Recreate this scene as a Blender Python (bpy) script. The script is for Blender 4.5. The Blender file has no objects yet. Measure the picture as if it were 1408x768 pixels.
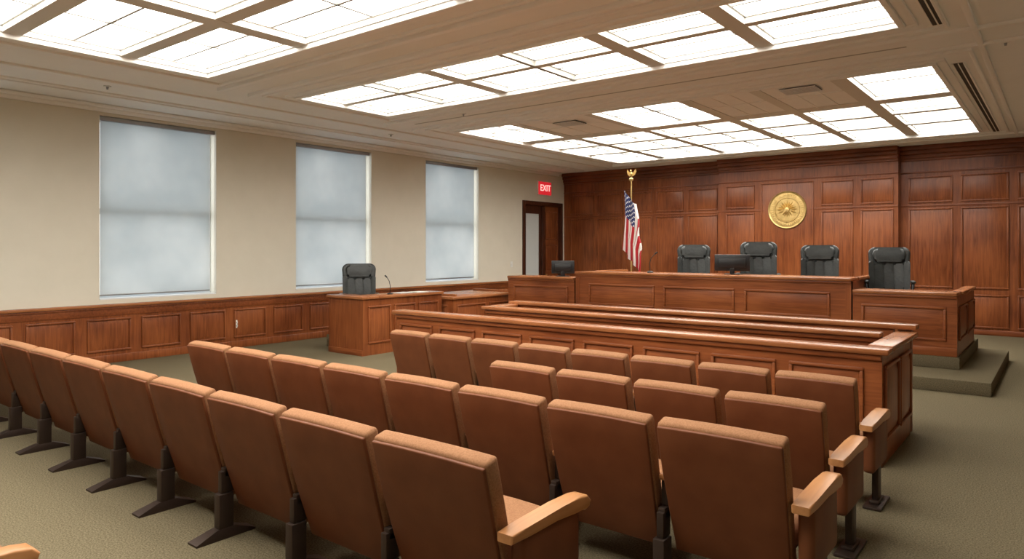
import bpy, bmesh, math, random
from mathutils import Matrix, Vector, Euler
random.seed(4)
S=bpy.context.scene
COL=S.collection
# ------------------------------------------------------------------ materials
def newmat(name):
    m=bpy.data.materials.new(name); m.use_nodes=True
    nt=m.node_tree; b=nt.nodes['Principled BSDF']
    return m,nt,b
def N(nt,t,**k):
    n=nt.nodes.new(t)
    for a,v in k.items(): setattr(n,a,v)
    return n
def plain(name,c,rough=.5,metal=0,spec=.5):
    m,nt,b=newmat(name)
    b.inputs['Base Color'].default_value=(*c,1); b.inputs['Roughness'].default_value=rough
    b.inputs['Metallic'].default_value=metal
    b.inputs['Specular IOR Level'].default_value=spec
    return m
def noisy(name,c1,c2,scale,rough=.6,bump=0,bscale=None,mscale=(1,1,1),detail=4,metal=0,spec=.5,dist=.01,p0=.3,p1=.7):
    m,nt,b=newmat(name)
    tc=N(nt,'ShaderNodeTexCoord'); mp=N(nt,'ShaderNodeMapping')
    mp.inputs['Scale'].default_value=mscale
    no=N(nt,'ShaderNodeTexNoise'); no.inputs['Scale'].default_value=scale; no.inputs['Detail'].default_value=detail
    cr=N(nt,'ShaderNodeValToRGB')
    cr.color_ramp.elements[0].position=p0; cr.color_ramp.elements[1].position=p1
    cr.color_ramp.elements[0].color=(*c1,1); cr.color_ramp.elements[1].color=(*c2,1)
    L=nt.links.new
    L(tc.outputs['Object'],mp.inputs['Vector']); L(mp.outputs[0],no.inputs['Vector'])
    L(no.outputs['Fac'],cr.inputs[0]); L(cr.outputs[0],b.inputs['Base Color'])
    b.inputs['Roughness'].default_value=rough; b.inputs['Metallic'].default_value=metal
    b.inputs['Specular IOR Level'].default_value=spec
    if bump:
        n2=N(nt,'ShaderNodeTexNoise'); n2.inputs['Scale'].default_value=bscale or scale; n2.inputs['Detail'].default_value=3
        L(mp.outputs[0],n2.inputs['Vector'])
        bp=N(nt,'ShaderNodeBump'); bp.inputs['Strength'].default_value=bump; bp.inputs['Distance'].default_value=dist
        L(n2.outputs['Fac'],bp.inputs['Height']); L(bp.outputs[0],b.inputs['Normal'])
    return m
def wood(name,c1,c2,mscale,rough=.33):
    m,nt,b=newmat(name); L=nt.links.new
    tc=N(nt,'ShaderNodeTexCoord'); mp=N(nt,'ShaderNodeMapping'); mp.inputs['Scale'].default_value=mscale
    n1=N(nt,'ShaderNodeTexNoise'); n1.inputs['Scale'].default_value=1.0; n1.inputs['Detail'].default_value=7; n1.inputs['Distortion'].default_value=.8
    n2=N(nt,'ShaderNodeTexNoise'); n2.inputs['Scale'].default_value=1.1; n2.inputs['Detail'].default_value=2
    L(tc.outputs['Object'],mp.inputs['Vector']); L(mp.outputs[0],n1.inputs['Vector']); L(tc.outputs['Object'],n2.inputs['Vector'])
    ad=N(nt,'ShaderNodeMath',operation='ADD'); mu=N(nt,'ShaderNodeMath',operation='MULTIPLY'); mu.inputs[1].default_value=.5
    L(n1.outputs['Fac'],ad.inputs[0]); L(n2.outputs['Fac'],ad.inputs[1]); L(ad.outputs[0],mu.inputs[0])
    cr=N(nt,'ShaderNodeValToRGB')
    cr.color_ramp.elements[0].position=.38; cr.color_ramp.elements[1].position=.62
    cr.color_ramp.elements[0].color=(*c1,1); cr.color_ramp.elements[1].color=(*c2,1)
    L(mu.outputs[0],cr.inputs[0]); L(cr.outputs[0],b.inputs['Base Color'])
    b.inputs['Roughness'].default_value=rough
    b.inputs['Specular IOR Level'].default_value=.35
    return m
WV=(26,26,1.8); WH=(1.8,26,26); WY=(26,1.8,26)
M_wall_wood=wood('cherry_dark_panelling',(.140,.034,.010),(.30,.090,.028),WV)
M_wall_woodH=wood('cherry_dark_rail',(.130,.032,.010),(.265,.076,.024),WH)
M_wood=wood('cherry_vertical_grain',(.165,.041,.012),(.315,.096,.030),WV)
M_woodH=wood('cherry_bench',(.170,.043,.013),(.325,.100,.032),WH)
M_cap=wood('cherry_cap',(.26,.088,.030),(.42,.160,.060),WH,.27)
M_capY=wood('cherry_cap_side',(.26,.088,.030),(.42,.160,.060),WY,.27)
M_arm=wood('oak_arm',(.36,.15,.052),(.50,.235,.092),WY,.34)
M_dark=wood('dark_door_wood',(.04,.012,.006),(.085,.024,.01),WV)
M_wall=noisy('beige_wall_paint',(.70,.655,.55),(.73,.685,.58),3,.75)
M_ceil=noisy('ceiling_paint',(.88,.87,.85),(.91,.90,.88),2,.8)
M_trimc=plain('ceiling_moulding_paint',(.91,.895,.865),.6)
M_grid=plain('ceiling_grid_metal',(.40,.385,.35),.5)
M_beam=plain('ceiling_coffer_beam',(.70,.68,.63),.6)
M_carpet=noisy('tan_carpet',(.085,.068,.038),(.225,.188,.118),95,.95,.3,120,detail=6,spec=.08,dist=.006)
M_carpet2=noisy('tan_carpet_step',(.085,.068,.038),(.21,.175,.11),100,.95,.3,120,detail=6,spec=.08,dist=.006)
M_russet=noisy('russet_seat_shell',(.135,.041,.015),(.175,.058,.022),5,.5,.08,60,spec=.25,dist=.003)
M_fabric=noisy('tan_upholstery',(.25,.118,.056),(.34,.172,.088),120,.85,.3,160,spec=.15,dist=.003)
M_post=plain('bronze_steel',(.065,.043,.033),.45,.6)
M_leather=noisy('black_leather',(.018,.022,.022),(.032,.037,.036),8,.4,.35,25,dist=.01)
M_black=plain('black_plastic',(.012,.013,.015),.4)
M_screen=plain('dark_screen',(.02,.025,.035),.15)
M_chrome=plain('grey_metal',(.35,.35,.35),.3,1)
M_brass=noisy('aged_brass',(.50,.34,.12),(.72,.52,.22),9,.38,metal=.8)
M_white=plain('white_plastic',(.75,.74,.70),.4)
M_paper=plain('paper',(.6,.6,.58),.8)
M_winframe=plain('window_frame_paint',(.75,.78,.8),.5)
M_vent=plain('vent_dark',(.05,.045,.04),.7)
def emis(name,c,s):
    m,nt,b=newmat(name)
    b.inputs['Base Color'].default_value=(*c,1); b.inputs['Emission Color'].default_value=(*c,1)
    b.inputs['Emission Strength'].default_value=s; return m
M_light=emis('light_diffuser',(1.0,.965,.89),8.3)
M_exit=emis('exit_red',(.65,.02,.03),.75)
M_exitw=emis('exit_letter',(1,.6,.55),1.0)
# roller shade: diffuse + translucent fabric
m,nt,b=newmat('roller_shade_fabric'); L=nt.links.new; nt.nodes.remove(b)
out=nt.nodes['Material Output']
tc=N(nt,'ShaderNodeTexCoord'); no=N(nt,'ShaderNodeTexNoise'); no.inputs['Scale'].default_value=.9; no.inputs['Detail'].default_value=3
cr=N(nt,'ShaderNodeValToRGB'); cr.color_ramp.elements[0].position=.35; cr.color_ramp.elements[1].position=.65
cr.color_ramp.elements[0].color=(.60,.64,.655,1); cr.color_ramp.elements[1].color=(.74,.765,.77,1)
d=N(nt,'ShaderNodeBsdfDiffuse'); t=N(nt,'ShaderNodeBsdfTranslucent'); mx=N(nt,'ShaderNodeMixShader'); mx.inputs[0].default_value=.5
L(tc.outputs['Object'],no.inputs['Vector']); L(no.outputs['Fac'],cr.inputs[0]); L(cr.outputs[0],d.inputs[0]); L(cr.outputs[0],t.inputs[0])
L(d.outputs[0],mx.inputs[1]); L(t.outputs[0],mx.inputs[2]); L(mx.outputs[0],out.inputs[0]); M_shade=m
# glass
m,nt,b=newmat('window_glass'); L=nt.links.new; nt.nodes.remove(b); out=nt.nodes['Material Output']
tr=N(nt,'ShaderNodeBsdfTransparent'); gl=N(nt,'ShaderNodeBsdfGlossy'); gl.inputs['Roughness'].default_value=.05
mx=N(nt,'ShaderNodeMixShader'); mx.inputs[0].default_value=.06
L(tr.outputs[0],mx.inputs[1]); L(gl.outputs[0],mx.inputs[2]); L(mx.outputs[0],out.inputs[0]); M_glass=m
M_frost=plain('frosted_glass',(.62,.66,.66),.5)
# flag
m,nt,b=newmat('us_flag_cloth'); L=nt.links.new
uv=N(nt,'ShaderNodeUVMap'); sp=N(nt,'ShaderNodeSeparateXYZ'); L(uv.outputs[0],sp.inputs[0])
def MT(op,a,bv=None):
    n=N(nt,'ShaderNodeMath',operation=op)
    for i,x in enumerate((a,bv)):
        if x is None: continue
        if isinstance(x,(int,float)): n.inputs[i].default_value=x
        else: L(x,n.inputs[i])
    return n.outputs[0]
A=sp.outputs[0]; B=sp.outputs[1]
stripe=MT('MODULO',MT('FLOOR',MT('MULTIPLY',B,13)),2)
cant=MT('MULTIPLY',MT('LESS_THAN',A,.42),MT('LESS_THAN',B,7/13))
px=MT('MULTIPLY',A,11/.42); py=MT('MULTIPLY',B,9/(7/13))
dx=MT('SUBTRACT',MT('FRACT',px),.5); dy=MT('SUBTRACT',MT('FRACT',py),.5)
dd=MT('LESS_THAN',MT('ADD',MT('MULTIPLY',dx,dx),MT('MULTIPLY',dy,dy)),.11)
par=MT('LESS_THAN',MT('MODULO',MT('ADD',MT('FLOOR',px),MT('FLOOR',py)),2),.5)
star=MT('MULTIPLY',dd,par)
def MIX(f,a,bb):
    n=N(nt,'ShaderNodeMix',data_type='RGBA'); L(f,n.inputs['Factor'])
    for s,x in (('A',a),('B',bb)):
        k=[i for i in n.inputs if i.name==s and i.type=='RGBA'][0]
        if isinstance(x,tuple): k.default_value=x
        else: L(x,k)
    return [o for o in n.outputs if o.type=='RGBA'][0]
rw=MIX(stripe,(.42,.012,.022,1),(.75,.73,.70,1)); bw=MIX(star,(.012,.022,.11,1),(.75,.75,.75,1))
L(MIX(cant,rw,bw),b.inputs['Base Color']); b.inputs['Roughness'].default_value=.7; M_flag=m
# ------------------------------------------------------------------ mesh builder
class MB:
    def __init__(s): s.bm=bmesh.new(); s.mats=[]; s.bm.loops.layers.uv.new('UVMap')
    def mi(s,m):
        if m not in s.mats: s.mats.append(m)
        return s.mats.index(m)
    def add(s,tb,mat,M=None):
        if M is not None: bmesh.ops.transform(tb,matrix=M,verts=tb.verts)
        bmesh.ops.recalc_face_normals(tb,faces=tb.faces)
        i=s.mi(mat)
        for f in tb.faces: f.material_index=i
        me=bpy.data.meshes.new('t'); tb.to_mesh(me); tb.free(); s.bm.from_mesh(me); bpy.data.meshes.remove(me)
    def box(s,lo,hi,mat,bev=0,seg=2,M=None,fn=None,cuts=0):
        tb=bmesh.new(); bmesh.ops.create_cube(tb,size=1)
        lo=Vector(lo); hi=Vector(hi); c=(lo+hi)/2; d=hi-lo
        d=Vector((abs(d.x),abs(d.y),abs(d.z)))
        for v in tb.verts: v.co=Vector((v.co.x*d.x,v.co.y*d.y,v.co.z*d.z))
        if bev>0:
            bmesh.ops.bevel(tb,geom=list(tb.edges),offset=min(bev,min(d)*.49),segments=seg,profile=.5,affect='EDGES')
        if cuts:
            for ax in (0,2):
                for k in range(1,cuts):
                    co=[0,0,0]; no=[0,0,0]; co[ax]=-d[ax]/2+d[ax]*k/cuts; no[ax]=1
                    bmesh.ops.bisect_plane(tb,geom=list(tb.verts)+list(tb.edges)+list(tb.faces),plane_co=co,plane_no=no)
        if fn:
            for v in tb.verts: v.co=Vector(fn(v.co.x,v.co.y,v.co.z,d))
        for v in tb.verts: v.co+=c
        s.add(tb,mat,M)
    def poly(s,verts,faces,mat,M=None):
        tb=bmesh.new(); vs=[tb.verts.new(v) for v in verts]
        for f in faces: tb.faces.new([vs[i] for i in f])
        s.add(tb,mat,M)
    def cyl(s,p0,p1,r0,r1,mat,n=20,M=None):
        p0=Vector(p0); p1=Vector(p1); d=p1-p0
        tb=bmesh.new(); bmesh.ops.create_cone(tb,cap_ends=True,segments=n,radius1=r0,radius2=r1,depth=d.length)
        R=d.to_track_quat('Z','Y').to_matrix().to_4x4(); T=Matrix.Translation((p0+p1)/2)@R
        bmesh.ops.transform(tb,matrix=T,verts=tb.verts); s.add(tb,mat,M)
    def sph(s,c,r,mat,M=None,sc=(1,1,1)):
        tb=bmesh.new(); bmesh.ops.create_uvsphere(tb,u_segments=16,v_segments=10,radius=r)
        for v in tb.verts: v.co=Vector((v.co.x*sc[0]+c[0],v.co.y*sc[1]+c[1],v.co.z*sc[2]+c[2]))
        s.add(tb,mat,M)
    def tube(s,pts,r,mat,M=None,n=10):
        for a,b in zip(pts[:-1],pts[1:]): s.cyl(a,b,r,r,mat,n,M)
        for p in pts[1:-1]: s.sph(p,r*1.02,mat,M)
    def lathe(s,prof,mat,n=48,M=None):
        vs=[];fs=[]
        for r,z in prof:
            for k in range(n):
                a=2*math.pi*k/n; vs.append((r*math.cos(a),r*math.sin(a),z))
        for i in range(len(prof)-1):
            for k in range(n):
                k2=(k+1)%n; fs.append((i*n+k,i*n+k2,(i+1)*n+k2,(i+1)*n+k))
        tb=bmesh.new(); v=[tb.verts.new(x) for x in vs]
        for f in fs: tb.faces.new([v[i] for i in f])
        bmesh.ops.remove_doubles(tb,verts=tb.verts,dist=1e-5); s.add(tb,mat,M)
    def outline(s,pts,y0,y1,mat,bev=.02,M=None,fn=None):
        tb=bmesh.new(); a=[tb.verts.new((p[0],y0,p[1])) for p in pts]; b=[tb.verts.new((p[0],y1,p[1])) for p in pts]
        f1=tb.faces.new(a); f2=tb.faces.new(b[::-1]); n=len(pts)
        for i in range(n): tb.faces.new((a[i],a[(i+1)%n],b[(i+1)%n],b[i]))
        ed=list(f1.edges)+list(f2.edges)
        bmesh.ops.bevel(tb,geom=ed,offset=bev,segments=3,profile=.5,affect='EDGES')
        if fn:
            for v in tb.verts: v.co=Vector(fn(*v.co))
        s.add(tb,mat,M)
    def mesh(s,name,smooth=True):
        me=bpy.data.meshes.new(name); s.bm.to_mesh(me); s.bm.free()
        for m in s.mats: me.materials.append(m)
        if smooth:
            me.polygons.foreach_set('use_smooth',[True]*len(me.polygons)); me.set_sharp_from_angle(angle=math.radians(38))
        return me
    def obj(s,name,parent=None,smooth=True):
        me=s.mesh(name,smooth)
        o=bpy.data.objects.new(name,me); COL.objects.link(o)
        xs=[v.co for v in me.vertices]
        lo=Vector([min(v[i] for v in xs) for i in range(3)]); hi=Vector([max(v[i] for v in xs) for i in range(3)])
        c=Vector(((lo.x+hi.x)/2,(lo.y+hi.y)/2,lo.z))
        if parent is None:
            me.transform(Matrix.Translation(-c)); o.location=c
        else: o.parent=parent
        return o
def empty(name):
    e=bpy.data.objects.new(name,None); COL.objects.link(e); return e
# face mappings (a along, b up, c outward)
def FX(x0): return lambda a,b,c:(x0+c,a,b)      # faces +X
def FXn(x0): return lambda a,b,c:(x0-c,a,b)     # faces -X
def FY(y0): return lambda a,b,c:(a,y0-c,b)      # faces -Y
def panel(mb,F,a0,a1,b0,b1,mat,mw=.03,dep=.026,fmat=None):
    fmat=fmat or mat
    for q in ((a0,b0,a1,b0+mw),(a0,b1-mw,a1,b1),(a0,b0+mw,a0+mw,b1-mw),(a1-mw,b0+mw,a1,b1-mw)):
        p=F(q[0],q[1],-.004); r=F(q[2],q[3],dep)
        lo=[min(p[i],r[i]) for i in range(3)]; hi=[max(p[i],r[i]) for i in range(3)]
        mb.box(lo,hi,mat,.009,2)
    i=mw+.012; j=min(.055,(a1-a0)*.15)
    o=[(a0+i,b0+i),(a1-i,b0+i),(a1-i,b1-i),(a0+i,b1-i)]; n=[(a0+i+j,b0+i+j),(a1-i-j,b0+i+j),(a1-i-j,b1-i-j),(a0+i+j,b1-i-j)]
    vs=[F(x,y,.001) for x,y in o]+[F(x,y,.018) for x,y in n]
    mb.poly(vs,[(0,1,5,4),(1,2,6,5),(2,3,7,6),(3,0,4,7),(4,5,6,7)],fmat)
def fbox(mb,F,a0,a1,b0,b1,c0,c1,mat,bev=0):
    p=F(a0,b0,c0); r=F(a1,b1,c1)
    mb.box([min(p[i],r[i]) for i in range(3)],[max(p[i],r[i]) for i in range(3)],mat,bev)
# ------------------------------------------------------------------ room
XL=-12.1; XR=3.5; YB=18.0; YF=-3.5; H=4.14
wins=[(1.04,3.0),(4.68,6.64),(8.32,10.27),(11.96,13.91)]; WZ0,WZ1=1.02,3.98
mb=MB(); mb.box((XL-.3,YF-.3,-.2),(XR+.3,YB+.3,0),M_carpet); mb.obj('floor')
mb=MB()
dz=3.12; DY0,DY1=15.9,17.7
prev=YF
for a,b_ in wins:
    mb.box((XL-.3,prev,0),(XL,a,H+.3),M_wall)
    mb.box((XL-.3,a,0),(XL,b_,WZ0),M_wall); mb.box((XL-.3,a,WZ1),(XL,b_,H+.3),M_wall); prev=b_
mb.box((XL-.3,prev,0),(XL,DY0,H+.3),M_wall); mb.box((XL-.3,DY0,dz),(XL,DY1,H+.3),M_wall); mb.box((XL-.3,DY1,0),(XL,YB+.3,H+.3),M_wall)
mb.obj('wall_left')
mb=MB(); mb.box((XL,YB,0),(XR+.3,YB+.3,H+.3),M_wall); mb.obj('wall_back')
mb=MB(); mb.box((XR,YF-.3,0),(XR+.3,YB,H+.3),M_wall); mb.obj('wall_right')
mb=MB(); mb.box((XL-.3,YF-.3,0),(XR,YF,H+.3),M_wall); mb.obj('wall_rear')
# wainscot left
mb=MB(); F=FX(XL)
fbox(mb,F,YF+.03,DY0-.12,0,.9,0,.03,M_wall_wood)
fbox(mb,F,YF+.03,DY0-.12,.76,.90,.03,.045,M_wall_woodH,.006)
fbox(mb,F,YF+.03,DY0-.12,.90,.95,0,.085,M_capY,.015)
fbox(mb,F,YF+.03,DY0-.12,.865,.90,.03,.06,M_wall_woodH,.01)
fbox(mb,F,YF+.03,DY0-.12,0,.13,.03,.05,M_wall_wood,.01)
y=4.5-.83*9
while y<15.1:
    panel(mb,FX(XL+.03),y,y+.66,.19,.72,M_wall_wood); y+=.828
mb.obj('trim_1')
# back wall panelling
mb=MB()
def section(x0,x1,yf,cols,rows,merge=()):
    F=FY(yf)
    mb.box((x0,yf,0),(x1,YB-.002,H-.002),M_wall_wood)
    for ci,(a,b_) in enumerate(cols):
        if ci in merge: panel(mb,F,a,b_,.98,3.47,M_wall_wood); panel(mb,F,a,b_,.15,.86,M_wall_wood); continue
        for r0,r1 in rows: panel(mb,F,a,b_,r0,r1,M_wall_wood,.035,.03)
    for z0,z1,c in ((0,.11,.02),(2.775,2.815,.012),(3.52,3.56,.02),(3.80,3.86,.035),(3.86,3.95,.06),(3.95,4.04,.10),(4.04,H-.003,.14)):
        fbox(mb,F,x0,x1,z0,z1,-.003,c,M_wall_woodH,.008)
rows=[(.15,.86),(.98,2.74),(2.86,3.45)]
section(XL+.003,-7.05,17.92,[(-11.85+.955*i,-11.85+.955*i+.83) for i in range(5)],rows)
section(-7.05,-2.9,17.64,[(-6.86,-6.12),(-5.96,-4.70),(-4.53,-3.83),(-3.67,-3.0)],rows,merge=(1,))
section(-2.9,XR-.003,17.92,[(-2.74+1.0*i,-2.74+1.0*i+.85) for i in range(6)],rows)
mb.obj('trim_2')
# right wall wainscot
mb=MB(); F=FXn(XR)
fbox(mb,F,YF+.03,17.75,0,.9,0,.03,M_wall_wood); fbox(mb,F,YF+.03,17.75,.9,.95,0,.08,M_capY,.012); fbox(mb,F,YF+.03,17.75,0,.13,.03,.05,M_wall_wood,.01)
y=YF+.2
while y<17: panel(mb,FXn(XR-.03),y,y+.66,.19,.72,M_wall_wood); y+=.828
mb.obj('trim_3')
# windows
for i,(a,b_) in enumerate(wins):
    e=empty('window_%d'%(i+1)); e.location=(XL,(a+b_)/2,WZ0)
    def ch(mb,n):
        o=mb.obj(n,parent=e); o.data.transform(Matrix.Translation(-e.location)); return o
    mb=MB(); x0,x1=XL-.27,XL-.21
    a1,b1=a+.003,b_-.003
    mb.box((x0,a1,WZ0),(x1,a1+.06,WZ1),M_winframe); mb.box((x0,b1-.06,WZ0),(x1,b1,WZ1),M_winframe)
    mb.box((x0,a1+.06,WZ0),(x1,b1-.06,WZ0+.07),M_winframe); mb.box((x0,a1+.06,WZ1-.07),(x1,b1-.06,WZ1),M_winframe)
    zm=2.45; mb.box((x0,a1+.06,zm-.045),(x1+.045,b1-.06,zm+.045),M_winframe)
    mb.box((XL-.2,a1,WZ0),(XL+.0,b1,WZ0+.02),M_winframe); ch(mb,'frame')
    mb=MB(); mb.box((x0+.025,a1+.06,WZ0+.07),(x0+.03,b1-.06,WZ1-.07),M_glass); ch(mb,'glass')
    mb=MB(); mb.box((XL-.105,a1+.04,1.10),(XL-.103,b1-.075,WZ1-.02),M_shade); ch(mb,'shade')
    mb=MB(); mb.box((XL-.115,a1+.03,1.075),(XL-.093,b1-.07,1.10),M_chrome,.004); mb.box((XL-.12,a1+.01,WZ1-.07),(XL-.03,b1-.01,WZ1),M_chrome,.01); ch(mb,'shade_rails')
# door
mb=MB(); F=FX(XL)
fbox(mb,F,DY0-.1,DY0+.02,0,dz+.1,-.12,.04,M_dark,.008); fbox(mb,F,DY1-.02,DY1+.1,0,dz+.1,-.12,.04,M_dark,.008)
fbox(mb,F,DY0+.02,DY1-.02,dz-.02,dz+.1,-.12,.04,M_dark,.008); fbox(mb,F,16.78,16.9,0,dz-.02,-.12,.02,M_dark,.006)
fbox(mb,F,16.9,DY1-.02,0,dz-.02,-.12,-.06,M_wall_wood)
for z0,z1 in ((.2,1.0),(1.15,1.95),(2.1,2.95)): panel(mb,FX(XL-.06),17.0,17.6,z0,z1,M_wall_wood)
fbox(mb,F,DY0+.02,16.78,0,.5,-.12,-.06,M_dark); fbox(mb,F,DY0+.02,DY0+.1,.5,dz-.02,-.12,-.06,M_dark); fbox(mb,F,16.7,16.78,.5,dz-.02,-.12,-.06,M_dark)
fbox(mb,F,DY0+.1,16.7,dz-.26,dz-.02,-.12,-.06,M_dark)
fbox(mb,F,DY0+.1,16.7,.5,dz-.26,-.10,-.08,M_frost)
mb.cyl((XL-.0,17.0,1.05),(XL-.06,17.0,1.05),.03,.03,M_brass)
mb.box((XL-.3,DY0,0),(XL-.27,DY1,dz),M_dark)
mb.obj('door_1')
# ------------------------------------------------------------------ ceiling
mb=MB()
cof=[(-8.85,-1.3,.2,4.74),(-9.02,-1.32,6.28,8.02),(-9.2,-1.28,9.98,16.2)]
mb.box((XL-.3,YF-.3,H+.2),(XR+.3,YB+.3,H+.3),M_ceil)
prev=YF
for x0,x1,y0,y1 in cof:
    mb.box((XL,prev,H),(XR,y0,H+.2),M_ceil)
    mb.box((XL,y0,H),(x0,y1,H+.2),M_ceil); mb.box((x1,y0,H),(XR,y1,H+.2),M_ceil); prev=y1
mb.box((XL,prev,H),(XR,YB-.36,H+.2),M_ceil)
mb.box((XL,YB-.36,H),(XR,YB,H+.2),M_ceil)
def frame(x0,x1,y0,y1,w,z0,z1,off,mat=M_trimc,bev=.01):
    X0,X1,Y0,Y1=x0-off,x1+off,y0-off,y1+off
    mb.box((X0-w,Y0-w,z0),(X1+w,Y0,z1),mat,bev); mb.box((X0-w,Y1,z0),(X1+w,Y1+w,z1),mat,bev)
    mb.box((X0-w,Y0,z0),(X0,Y1,z1),mat,bev); mb.box((X1,Y0,z0),(X1+w,Y1,z1),mat,bev)
for c in cof:
    frame(*c,.06,H-.05,H+.01,0); frame(*c,.10,H-.025,H+.01,.06); frame(*c,.04,H-.03,H+.01,.42 if c[2]>9 else .36)
mb.box((XL,YF,H-.11),(XL+.06,17.6,H),M_trimc,.02); mb.box((XL+.06,YF,H-.05),(XL+.16,17.6,H),M_trimc,.02)
for x in (-11.25,-11.1): mb.box((x,YF,H-.03),(x+.06,17.4,H+.01),M_trimc,.01)
mb.box((-10.3,YF,H-.03),(-10.2,17.4,H+.01),M_trimc,.01)
for y in (5.22,5.7): mb.box((-9.5,y,H-.05),(XR,y+.08,H+.01),M_trimc,.012)
for y in (8.6,9.3,16.9): mb.box((-9.8,y,H-.04),(XR,y+.07,H+.01),M_trimc,.012)
for x in (-.75,-.27): mb.box((x,YF,H-.035),(x+.06,17.3,H+.01),M_trimc,.01)
mb.box((-9.4,5.34,H-.004),(-1.4,5.37,H+.01),M_vent)
mb.box((-9.4,9.0,H-.004),(-1.4,9.03,H+.01),M_grid)
mb.box((-11.18,YF,H-.004),(-11.12,17.4,H+.01),M_grid)
mb.obj('ceiling')
ZP=H+.10
def coffer(c,cx,cy,unlit=(),thinw=.02,split=1.9):
    x0,x1,y0,y1=c
    mb=MB(); e=.002
    xs=[x0]+[v for v,_ in cx]+[x1]; ysl=[y0]+[v for v,_ in cy]+[y1]
    wx=[.0]+[w for _,w in cx]+[.0]; wy=[.0]+[w for _,w in cy]+[.0]
    for i in range(len(xs)-1):
        for j in range(len(ysl)-1):
            a=xs[i]+wx[i]/2; b_=xs[i+1]-wx[i+1]/2; p=ysl[j]+wy[j]/2; q=ysl[j+1]-wy[j+1]/2
            if i==0:a+=.02
            if i==len(xs)-2:b_-=.02
            if j==0:p+=.02
            if j==len(ysl)-2:q-=.02
            if (i,j) in unlit:
                mb.box((a-.03,p-.03,H+.012),(b_+.03,q+.03,H+.09),M_ceil)
                for k in range(1,3): 
                    xx=a+(b_-a)*k/3; mb.box((xx-.012,p,H+.002),(xx+.012,q,H+.012),M_trimc)
                yy=(p+q)/2; mb.box((a,yy-.012,H+.002),(b_,yy+.012,H+.012),M_trimc)
                continue
            mb.box((a,p,ZP),(b_,q,ZP+.01),M_light)
            for z in ((a,p,a+.02,q),(b_-.02,p,b_,q),(a,p,b_,p+.02),(a,q-.02,b_,q)):
                mb.box((z[0],z[1],ZP-.03),(z[2],z[3],ZP),M_trimc)
            if b_-a>split: 
                xx=(a+b_)/2; mb.box((xx-thinw,p+.02,ZP-.03),(xx+thinw,q-.02,ZP),M_grid)
            yy=(p+q)/2
            mb.box((a+.02,yy-thinw,ZP-.03),(b_-.02,yy+thinw,ZP),M_grid)
    for v,w in cx: mb.box((v-w/2,y0+e,H-.0),(v+w/2,y1-e,ZP+.01),M_beam if w>.1 else M_grid)
    for v,w in cy: mb.box((x0+e,v-w/2,H+.004),(x1-e,v+w/2,ZP+.01),M_beam if w>.1 else M_grid)
    for z in ((x0+e,y0+e,x0+.02,y1-e),(x1-.02,y0+e,x1-e,y1-e),(x0+e,y0+e,x1-e,y0+.02),(x0+e,y1-.02,x1-e,y1-e)):
        mb.box((z[0],z[1],H+.01),(z[2],z[3],H+.198),M_trimc)
    mb.obj('ceiling_light_panel',smooth=False)
coffer(cof[0],[(-6.78,.22),(-4.3,.22),(-2.8,.05)],[(1.4,.05),(2.55,.18),(3.74,.18)],thinw=.014)
coffer(cof[1],[(-7.75,.06),(-6.5,.2),(-5.25,.06),(-4.0,.2),(-2.66,.2)],[(7.14,.12)],thinw=.014)
coffer(cof[2],[(-8.0,.2),(-6.4,.16),(-4.65,.2),(-3.55,.16),(-2.4,.22)],[(12.2,.36),(13.5,.16),(14.8,.16)],unlit={(1,0),(3,0),(4,0)},thinw=.028,split=1.0)
def vent(x,y,lx,ly):
    mb=MB(); z=H+.001
    mb.box((x-lx/2,y-ly/2,z-.012),(x+lx/2,y+ly/2,z),M_vent)
    n=6
    for i in range(n+1):
        yy=y-ly/2+ly*i/n; mb.box((x-lx/2,yy-.007,z-.02),(x+lx/2,yy+.007,z-.008),M_trimc)
    mb.obj('air_vent')
vent(-2.98,10.5,.5,.36); vent(-7.1,10.7,.5,.36)
def slot(x,y0,y1):
    mb=MB(); z=H-.001
    mb.box((x-.05,y0,z-.006),(x+.05,y1,z),M_vent)
    mb.box((x-.07,y0-.02,z-.014),(x-.05,y1+.02,z),M_trimc); mb.box((x+.05,y0-.02,z-.014),(x+.07,y1+.02,z),M_trimc); mb.box((x-.006,y0,z-.014),(x+.006,y1,z-.002),M_trimc)
    mb.obj('slot_diffuser')
slot(-1.02,10.2,16.6); slot(-1.0,5.9,8.3)
for p in ((-10.6,4.2),(-10.6,9.5),(-.5,9.45),(-8,8.8)):
    mb=MB(); mb.lathe([(0,0),(.05,0),(.05,.012),(.0,.012)],M_white,20,Matrix.Translation((p[0],p[1],H-.012)))
    mb.cyl((p[0],p[1],H-.05),(p[0],p[1],H-.012),.012,.018,M_chrome); mb.obj('ceiling_sprinkler')
# ------------------------------------------------------------------ platform
mb=MB()
mb.box((-9.15,10.5,0),(-.7,14.1,.17),M_carpet2,.012)
mb.box((-9.12,11.38,.17),(-1.12,14.05,.34),M_carpet2,.012)
mb.box((-9.0,11.55,.34),(-1.32,14.0,.6),M_carpet2,.012)
mb.obj('stage_platform')
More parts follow.
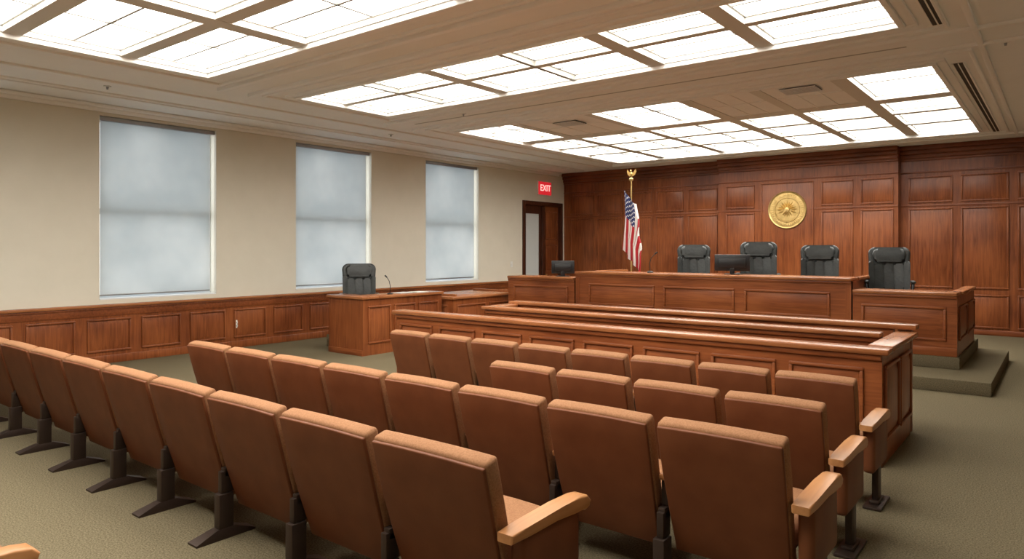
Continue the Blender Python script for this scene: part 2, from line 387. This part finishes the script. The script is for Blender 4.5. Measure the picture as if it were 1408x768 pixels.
# ------------------------------------------------------------------ judge bench
mb=MB(); F=FY(11.4)
def benchpart(x0,x1,zt,z0,cols,rws,depth=.62):
    mb.box((x0,11.4,z0),(x1,11.5,zt-.05),M_woodH)
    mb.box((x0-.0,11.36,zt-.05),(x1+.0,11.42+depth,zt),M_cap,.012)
    fbox(mb,F,x0,x1,zt-.09,zt-.05,0,.02,M_woodH,.008)
    fbox(mb,F,x0,x1,z0,z0+.12,0,.02,M_woodH,.008)
    for a,b_ in cols:
        for r in rws: panel(mb,F,a,b_,r[0],r[1],M_woodH,.035,.028)
benchpart(-7.42,-2.5,1.40,.341,[(-7.12,-5.75),(-5.57,-4.29),(-4.12,-2.8)],[(.78,1.18)])
for x in (-2.58,-7.42):
    mb.box((x,11.39,.341),(x+.08,11.54,1.35),M_wood); mb.box((x,11.54,.602),(x+.08,13.3,1.35),M_wood)
mb.box((-2.60,11.9,1.35),(-2.48,13.3,1.40),M_capY,.01); mb.box((-7.44,11.9,1.35),(-7.32,13.3,1.40),M_capY,.01)
benchpart(-2.48,-1.15,1.23,.341,[(-2.36,-1.28)],[(.55,1.03)],.5)
mb.box((-1.25,11.5,.341),(-1.15,13.7,1.18),M_wood); mb.box((-1.27,11.9,1.18),(-1.12,13.7,1.23),M_capY,.012)
panel(mb,FX(-1.15),11.55,12.5,.55,1.03,M_wood); panel(mb,FX(-1.15),12.6,13.6,.55,1.03,M_wood)
benchpart(-9.1,-7.46,1.28,.341,[(-8.95,-7.6)],[(.6,1.1)],.5)
mb.obj('judge_bench')
# ------------------------------------------------------------------ bar rail
mb=MB(); F=FY(6.56)
mb.box((-7.2,6.56,0),(-1.2,6.64,.95),M_woodH)
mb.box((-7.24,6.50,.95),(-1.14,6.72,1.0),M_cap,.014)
fbox(mb,F,-7.2,-1.2,.90,.95,0,.03,M_woodH,.01); fbox(mb,F,-7.2,-1.2,0,.13,0,.02,M_woodH,.008)
n=8; pw=5.9/n
for i in range(n): panel(mb,F,-7.12+i*pw,-7.12+i*pw+pw-.12,.2,.83,M_woodH,.03,.026)
mb.box((-1.3,6.64,0),(-1.2,7.96,.96),M_wood)
mb.box((-1.34,6.72,.96),(-1.14,8.02,1.01),M_capY,.012)
panel(mb,FX(-1.2),6.64,7.26,.2,.85,M_wood); panel(mb,FX(-1.2),7.32,7.9,.2,.85,M_wood)
mb.obj('gallery_railing')
mb=MB()
mb.box((-6.3,7.4,0),(-1.36,7.48,1.0),M_woodH); mb.box((-6.35,7.34,1.0),(-1.36,7.54,1.045),M_cap,.012)
mb.box((-6.3,8.0,0),(-1.36,8.08,1.03),M_woodH); mb.box((-6.35,7.96,1.03),(-1.15,8.16,1.08),M_cap,.012)
mb.box((-1.32,8.03,0),(-1.2,8.08,1.03),M_wood)
mb.box((-6.3,7.48,0),(-6.22,8.0,1.0),M_wood); mb.box((-6.35,7.54,1.0),(-6.17,7.96,1.045),M_capY,.012)
F=FY(7.4)
fbox(mb,F,-6.3,-1.36,.95,1.0,0,.025,M_woodH,.008)
for i in range(5): panel(mb,F,-6.2+i*.96,-6.2+i*.96+.86,.2,.85,M_woodH)
F=FY(8.0)
for i in range(5): panel(mb,F,-6.2+i*.96,-6.2+i*.96+.86,.2,.85,M_woodH)
mb.obj('counsel_enclosure')
# ------------------------------------------------------------------ witness stand
mb=MB()
mb.box((-10.33,7.79,0),(-9.4,7.87,.97),M_wood); mb.box((-9.48,7.87,0),(-9.4,9.72,.97),M_wood)
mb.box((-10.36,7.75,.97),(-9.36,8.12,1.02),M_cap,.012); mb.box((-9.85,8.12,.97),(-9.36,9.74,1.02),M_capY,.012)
fbox(mb,FY(7.79),-10.33,-9.4,0,.1,0,.015,M_woodH,.006)
for i in range(3): panel(mb,FX(-9.4),7.9+i*.6,7.9+i*.6+.52,.2,.85,M_wood)
mb.box((-10.95,8.2,0),(-9.5,9.6,.22),M_carpet2,.01)
mb.obj('witness_stand')
mb=MB()
mb.box((-10.4,9.85,0),(-9.3,11.9,.86),M_wood); mb.box((-9.3,9.85,0),(-9.22,11.9,.86),M_wood)
mb.box((-10.45,9.8,.86),(-9.18,11.95,.91),M_capY,.012)
mb.box((-10.4,10.0,.91),(-9.3,10.05,.95),M_capY,.01); mb.box((-10.4,11.75,.91),(-9.3,11.8,.95),M_capY,.01)
for i in range(2): panel(mb,FX(-9.22),9.95+i*.98,9.95+i*.98+.86,.2,.75,M_wood)
panel(mb,FY(9.85),-10.3,-9.35,.2,.75,M_wood)
mb.obj('clerk_desk')
# ------------------------------------------------------------------ auditorium seats
TH=math.radians(16)
def seat_mesh(p,end):
    mb=MB(); w=p-.052; L=.745
    R=Matrix.Rotation(TH,4,'X'); mid=Vector((0,.1,.57)); yv=Vector((0,math.cos(TH),math.sin(TH)))
    def tap(x,y,z,d):
        f=z/d.z+.5
        s=.94+.06*min(1,f*1.4)
        bow=.006*(1-(2*x/d.x)**2)
        return (x*s,y-.008*math.sin(f*3.1),z+(bow if f>.5 else 0))
    mb.box((-w/2,-.045,-L/2),(w/2,.045,L/2),M_fabric,.02,3,M=Matrix.Translation(mid+yv*.052)@R,fn=tap,cuts=6)
    mb.box((-w/2+.006,-.012,-L/2-.01),(w/2-.006,.010,L/2-.016),M_russet,.008,3,M=Matrix.Translation(mid+yv*.004)@R,fn=tap,cuts=6)
    C=Matrix.Translation((0,.44,.425))@Matrix.Rotation(math.radians(4),4,'X')
    mb.box((-w/2+.01,-.25,-.065),(w/2-.01,.27,.065),M_fabric,.045,4,M=C,fn=lambda x,y,z,d:(x,y,z+(.018*(1-(2*x/d.x)**2) if z>0 else 0)),cuts=6)
    mb.box((-w/2+.03,-.24,-.085),(w/2-.03,.23,-.055),M_russet,.01,2,M=C)
    def leg(x,arm):
        t=.021
        mb.box((x-t-.012,.08,.02),(x+t+.012,.18,.28),M_post,.006)
        mb.box((x-t,.10,.28),(x+t,.19,.42),M_post,.006)
        mb.box((x-t,.12,.38),(x+t,.50,.44),M_post,.006)
        hw=.055;t2=.034
        mb.poly([(x-hw,-.08,0),(x+hw,-.08,0),(x+hw,.32,0),(x-hw,.32,0),(x-hw,-.08,.012),(x+hw,-.08,.012),(x+hw,.32,.012),(x-hw,.32,.012),
                 (x-t2,.07,.06),(x+t2,.07,.06),(x+t2,.19,.06),(x-t2,.19,.06)],
                [(0,1,2,3),(0,1,5,4),(1,2,6,5),(2,3,7,6),(3,0,4,7),(4,5,9,8),(5,6,10,9),(6,7,11,10),(7,4,8,11),(8,9,10,11)],M_post)
        if arm:
            mb.box((x-t,.16,.44),(x+t,.42,.585),M_post,.006)
            mb.box((x-.024,.13,.585),(x+.024,.52,.62),M_arm,.012,3)
    leg(-p/2,True)
    if end:
        x=p/2+.03
        mb.box((x-.04,.14,.28),(x+.04,.60,.60),M_russet,.03,3)
        mb.box((x-.022,.36,.02),(x+.022,.46,.30),M_post,.006)
        mb.box((x-.06,.24,0),(x+.06,.58,.02),M_post,.006); mb.box((x-.035,.32,.02),(x+.035,.50,.045),M_post,.01)
        pr=[(.06,.595),(.06,.635),(.2,.642),(.45,.652),(.60,.655),(.66,.645),(.69,.615),(.68,.585),(.64,.575),(.55,.60),(.4,.60),(.2,.597)]
        mb.outline([(a,b) for a,b in pr],-.045,.045,M_arm,.012,M=Matrix.Translation((x,0,0))@Matrix(((0,1,0,0),(1,0,0,0),(0,0,1,0),(0,0,0,1))))
    return mb.mesh('theater_seat_mesh')
def row(y,p,xc,n):
    a=seat_mesh(p,False); b=seat_mesh(p,True)
    for i in range(n):
        o=bpy.data.objects.new('theater_seat',b if i==0 else a); COL.objects.link(o); o.location=(xc-i*p,y,0)
row(5.2,.595,-1.39,8); row(4.25,.64,-1.376,4); row(3.36,.712,-1.357,8); row(2.25,.782,-2.287,11); row(.35,.782,-3.72,5)
# ------------------------------------------------------------------ office chairs (face local -Y)
def chair_mesh():
    mb=MB()
    def rr(w0,w1,z0,z1,r,n=5):
        pts=[]
        for cx,cz,a0 in ((w1-r,z1-r,0),(-(w1-r),z1-r,90),(-(w0-r*.5),z0+r*.5,180),((w0-r*.5),z0+r*.5,270)):
            rad=r if a0<180 else r*.5
            for k in range(n+1):
                a=math.radians(a0+90*k/n); pts.append((cx+rad*math.cos(a),cz+rad*math.sin(a)))
        return pts
    def curve(x,y,z):
        return (x,y-.06*(x/.33)**2+.05*((z-.5)/.75)**2+.05*(z-.5),z)
    T=Matrix.Translation((0,.24,0))
    mb.outline(rr(.26,.315,.46,1.28,.11),-.01,.09,M_leather,.03,M=T,fn=curve)
    mb.outline(rr(.225,.25,1.04,1.255,.09),-.08,.02,M_leather,.04,M=T,fn=curve)
    for k in (-1,0,1): mb.outline([(x+k*.148,z) for x,z in rr(.072,.078,.60,1.015,.03)],-.055,.02,M_leather,.03,M=T,fn=curve)
    for s in (-1,1): mb.outline([(x+s*.262,z) for x,z in rr(.04,.045,.58,1.05,.03)],-.085,.03,M_leather,.028,M=T,fn=curve)
    mb.box((-.28,-.30,.42),(.28,.24,.55),M_leather,.055,4,cuts=4,fn=lambda x,y,z,d:(x,y,z+(.02*(1-(2*x/d.x)**2) if z>0 else 0)))
    mb.box((-.25,-.25,.38),(.25,.22,.43),M_black,.02)
    for s in (-1,1):
        mb.tube([(s*.29,.18,.46),(s*.33,.14,.55),(s*.335,.14,.70),(s*.335,-.16,.70),(s*.33,-.20,.62),(s*.29,-.16,.46)],.018,M_black)
        mb.box((s*.335-.035,-.2,.70),(s*.335+.035,.16,.745),M_leather,.02,3)
    mb.cyl((0,0,.1),(0,0,.4),.03,.03,M_black); mb.cyl((0,0,.07),(0,0,.14),.05,.045,M_black)
    for k in range(5):
        a=2*math.pi*k/5+.3; c,s=math.cos(a),math.sin(a)
        mb.cyl((c*.03,s*.03,.11),(c*.3,s*.3,.075),.024,.016,M_black,10)
        mb.cyl((c*.3-s*.02,s*.3+c*.02,.03),(c*.3+s*.02,s*.3-c*.02,.03),.03,.03,M_black,14)
    return mb.mesh('executive_chair_mesh')
CH=chair_mesh()
def chair(x,y,z,rz,sc=1.0):
    o=bpy.data.objects.new('executive_chair',CH); COL.objects.link(o); o.location=(x,y,z); o.rotation_euler=(0,0,rz); o.scale=(sc*.98,sc*.98,sc)
chair(-5.60,12.75,.6,.40,1.03); chair(-4.36,12.75,.6,.30,1.07); chair(-3.30,12.75,.6,.25,1.02); chair(-2.18,12.5,.6,.2,.99)
chair(-10.5,8.62,.22,math.radians(52),1.04)
# ------------------------------------------------------------------ monitors
def monitor(x,y,z,rz,w,h,nm='computer_monitor'):
    mb=MB()
    mb.box((-w/2,-.02,.06),(w/2,.02,.06+h),M_black,.01); mb.box((-w/2+.02,.018,.08),(w/2-.02,.0215,.04+h),M_screen)
    mb.box((-w/2+.06,-.05,.11),(w/2-.06,-.015,.0+h),M_black,.02)
    mb.box((-.04,-.045,.01),(.04,-.02,.2),M_black,.008); mb.box((-.13,-.1,0),(.13,.1,.015),M_black,.006)
    o=mb.obj(nm); o.location=(x,y,z); o.rotation_euler=(0,0,rz)
monitor(-4.46,11.75,1.4,.3,.58,.28); monitor(-7.9,11.66,1.28,.5,.46,.26)
def mic(x,y,z,rz,sc=1):
    mb=MB(); mb.lathe([(0,0),(.06,0),(.06,.015),(.045,.03),(0,.032)],M_black,24)
    mb.tube([(0,0,.03),(0,.01,.18),(0,-.02,.28),(0,-.09,.36)],.007,M_black); mb.cyl((0,-.09,.36),(0,-.14,.395),.014,.017,M_black)
    o=mb.obj('gooseneck_microphone'); o.location=(x,y,z); o.rotation_euler=(0,0,rz); o.scale=(sc,)*3
mic(-5.95,11.72,1.4,2.2,.95); mic(-9.55,8.5,1.02,-1.5,.85)
mb=MB(); mb.box((-9.75,8.75,1.02),(-9.5,9.05,1.032),M_paper,.002); mb.box((-9.72,9.12,1.02),(-9.45,9.42,1.03),M_paper,.002); mb.obj('document_stack')
# ------------------------------------------------------------------ flag
fx,fy=-7.06,12.95
e=empty('flag_on_pole'); e.location=(fx,fy,.6)
mb=MB(); mb.lathe([(0,0),(.16,0),(.16,.02),(.13,.045),(.05,.06),(.03,.1),(0,.1)],M_brass,32)
mb.cyl((0,0,.08),(0,0,2.66),.016,.014,M_brass); mb.lathe([(0,2.64),(.04,2.66),(.045,2.69),(.02,2.72),(0,2.73)],M_brass,20)
mb.sph((0,0,2.79),.035,M_brass,sc=(.8,.8,1.5)); mb.sph((0,-.02,2.86),.02,M_brass)
mb.cyl((0,-.03,2.86),(0,-.055,2.85),.008,.002,M_brass,8)
for s in (-1,1):
    mb.poly([(s*.01,0,2.78),(s*.05,.01,2.84),(s*.10,.015,2.90),(s*.11,.015,2.84),(s*.085,.01,2.78),(s*.03,0,2.74),(s*.01,.02,2.78)],[(0,1,2,3,4,5),(6,5,4,3,2,1)],M_brass)
o=mb.obj('pole',parent=e)
NA,NB=80,120; vs=[];uvs=[];fs=[]
for i in range(NA+1):
    a=i/NA
    for j in range(NB+1):
        bb=j/NB
        drop=a*1.22+bb*.50
        q=min(1,drop/1.5)
        wd=.24+.16*q
        # canton side spreads across the front; the lower stripes tuck behind it near the top
        k=1.75-.75*min(1,max(0,(a-.15)/.55))
        raw=bb*k
        s_=raw if raw<1 else 1-(raw-1)*.9
        back=0 if raw<1 else .07+.05*(raw-1)
        amp=.018+.022*q
        ph=bb*20+a*2.5
        x=-.13-.03*q+wd*s_+amp*.35*math.sin(ph)+.03*math.sin(a*3)
        yv=-.09+amp*math.cos(ph)+back
        z=2.46-drop+.015*math.sin(ph*.5)
        vs.append((x,yv,z)); uvs.append((a,bb))
for i in range(NA):
    for j in range(NB):
        k=i*(NB+1)+j; fs.append((k,k+1,k+NB+2,k+NB+1))
me=bpy.data.meshes.new('cloth'); me.from_pydata(vs,[],fs); ul=me.uv_layers.new(name='UVMap')
for lp in me.loops: ul.data[lp.index].uv=uvs[lp.vertex_index]
me.materials.append(M_flag); me.polygons.foreach_set('use_smooth',[True]*len(me.polygons))
o=bpy.data.objects.new('flag_cloth',me); COL.objects.link(o); o.parent=e
# ------------------------------------------------------------------ seal
mb=MB(); T=Matrix.Translation((-5.31,17.62,2.79))@Matrix.Rotation(math.radians(90),4,'X')
mb.lathe([(0,0),(.46,0),(.46,.03),(.445,.045),(.425,.04),(.415,.028),(.31,.028),(.30,.04),(.285,.04),(.275,.024),(0,.024)],M_brass,72,T)
for k in range(44):
    a=2*math.pi*k/44
    if k%11==5: continue
    R=T@Matrix.Rotation(a,4,'Z'); h=.035 if k%3 else .028
    mb.box((.363-h,-.012-.004*(k%2),.026),(.363+h,.010,.037),M_brass,.004,M=R)
def leaf(ang,r0,r1,w,z=.024):
    R=T@Matrix.Rotation(ang,4,'Z'); m_=(r0+r1)/2
    mb.poly([(r0,0,z),(m_,w,z),(r1,0,z),(m_,-w,z),(m_,0,z+.03)],[(0,1,4),(1,2,4),(2,3,4),(3,0,4)],M_brass,M=R)
for k in range(9): leaf(math.radians(90-72+18*k),.03,.21 if k%2 else .25,.022)
for k in range(5): leaf(math.radians(270-40+20*k),.02,.19,.02)
for s in (-1,1):
    leaf(math.radians(90+s*110),.08,.24,.03); leaf(math.radians(90+s*88),.08,.26,.03)
mb.lathe([(.06,.024),(.055,.045),(.0,.055)],M_brass,24,T)
mb.obj('wall_seal')
# ------------------------------------------------------------------ exit sign
e=empty('exit_sign'); e.location=(XL,16.85,3.62)
mb=MB(); mb.box((0,-.31,-.19),(.06,.31,.19),M_exit,.01); mb.box((0,-.33,-.21),(.03,.33,.21),M_white,.01); mb.obj('housing',parent=e)
cu=bpy.data.curves.new('letters','FONT'); cu.body='EXIT'; cu.size=.26; cu.align_x='CENTER'; cu.align_y='CENTER'; cu.extrude=.003; cu.offset=.003
cu.materials.append(M_exitw)
o=bpy.data.objects.new('letters',cu); COL.objects.link(o); o.parent=e; o.location=(.064,0,0); o.rotation_euler=(math.pi/2,0,math.pi/2)
def plate(name,loc,face,w=.09,h=.14,sw=False):
    mb=MB(); F={'x':FX(loc[0]),'y':FY(loc[1])}[face]; a=loc[1] if face=='x' else loc[0]; z=loc[2]
    fbox(mb,F,a-w/2,a+w/2,z-h/2,z+h/2,0,.008,M_white,.003)
    if sw: fbox(mb,F,a-.015,a+.015,z-.03,z+.03,.008,.016,M_white,.003)
    else:
        for d_ in (-.03,.03): fbox(mb,F,a-.018,a+.018,z+d_-.017,z+d_+.017,.008,.011,M_paper,.002); fbox(mb,F,a-.008,a-.004,z+d_-.008,z+d_+.008,.011,.0115,M_vent); fbox(mb,F,a+.004,a+.008,z+d_-.008,z+d_+.008,.011,.0115,M_vent)
    mb.obj(name)
plate('wall_outlet',(XL+.03,7.02,.44),'x',.1,.15); plate('wall_outlet',(-1.38,17.92,.62),'y',.1,.15); plate('light_switch',(XL,15.3,1.4),'x',.1,.16,True)
# ------------------------------------------------------------------ world + camera
w=bpy.data.worlds.new('World'); S.world=w; w.use_nodes=True
bg=w.node_tree.nodes['Background']; bg.inputs[0].default_value=(.92,.97,1,1); bg.inputs[1].default_value=3.1
cam=bpy.data.cameras.new('camera'); co=bpy.data.objects.new('camera',cam); COL.objects.link(co)
cam.sensor_width=36; cam.lens=960/1408*36; cam.shift_y=-43/1408; cam.clip_start=.05
co.location=(0,0,1.85); co.rotation_euler=(math.pi/2,0,math.radians(38.29))
S.camera=co
S.view_settings.view_transform='Standard'; S.view_settings.look='None'; S.view_settings.exposure=0
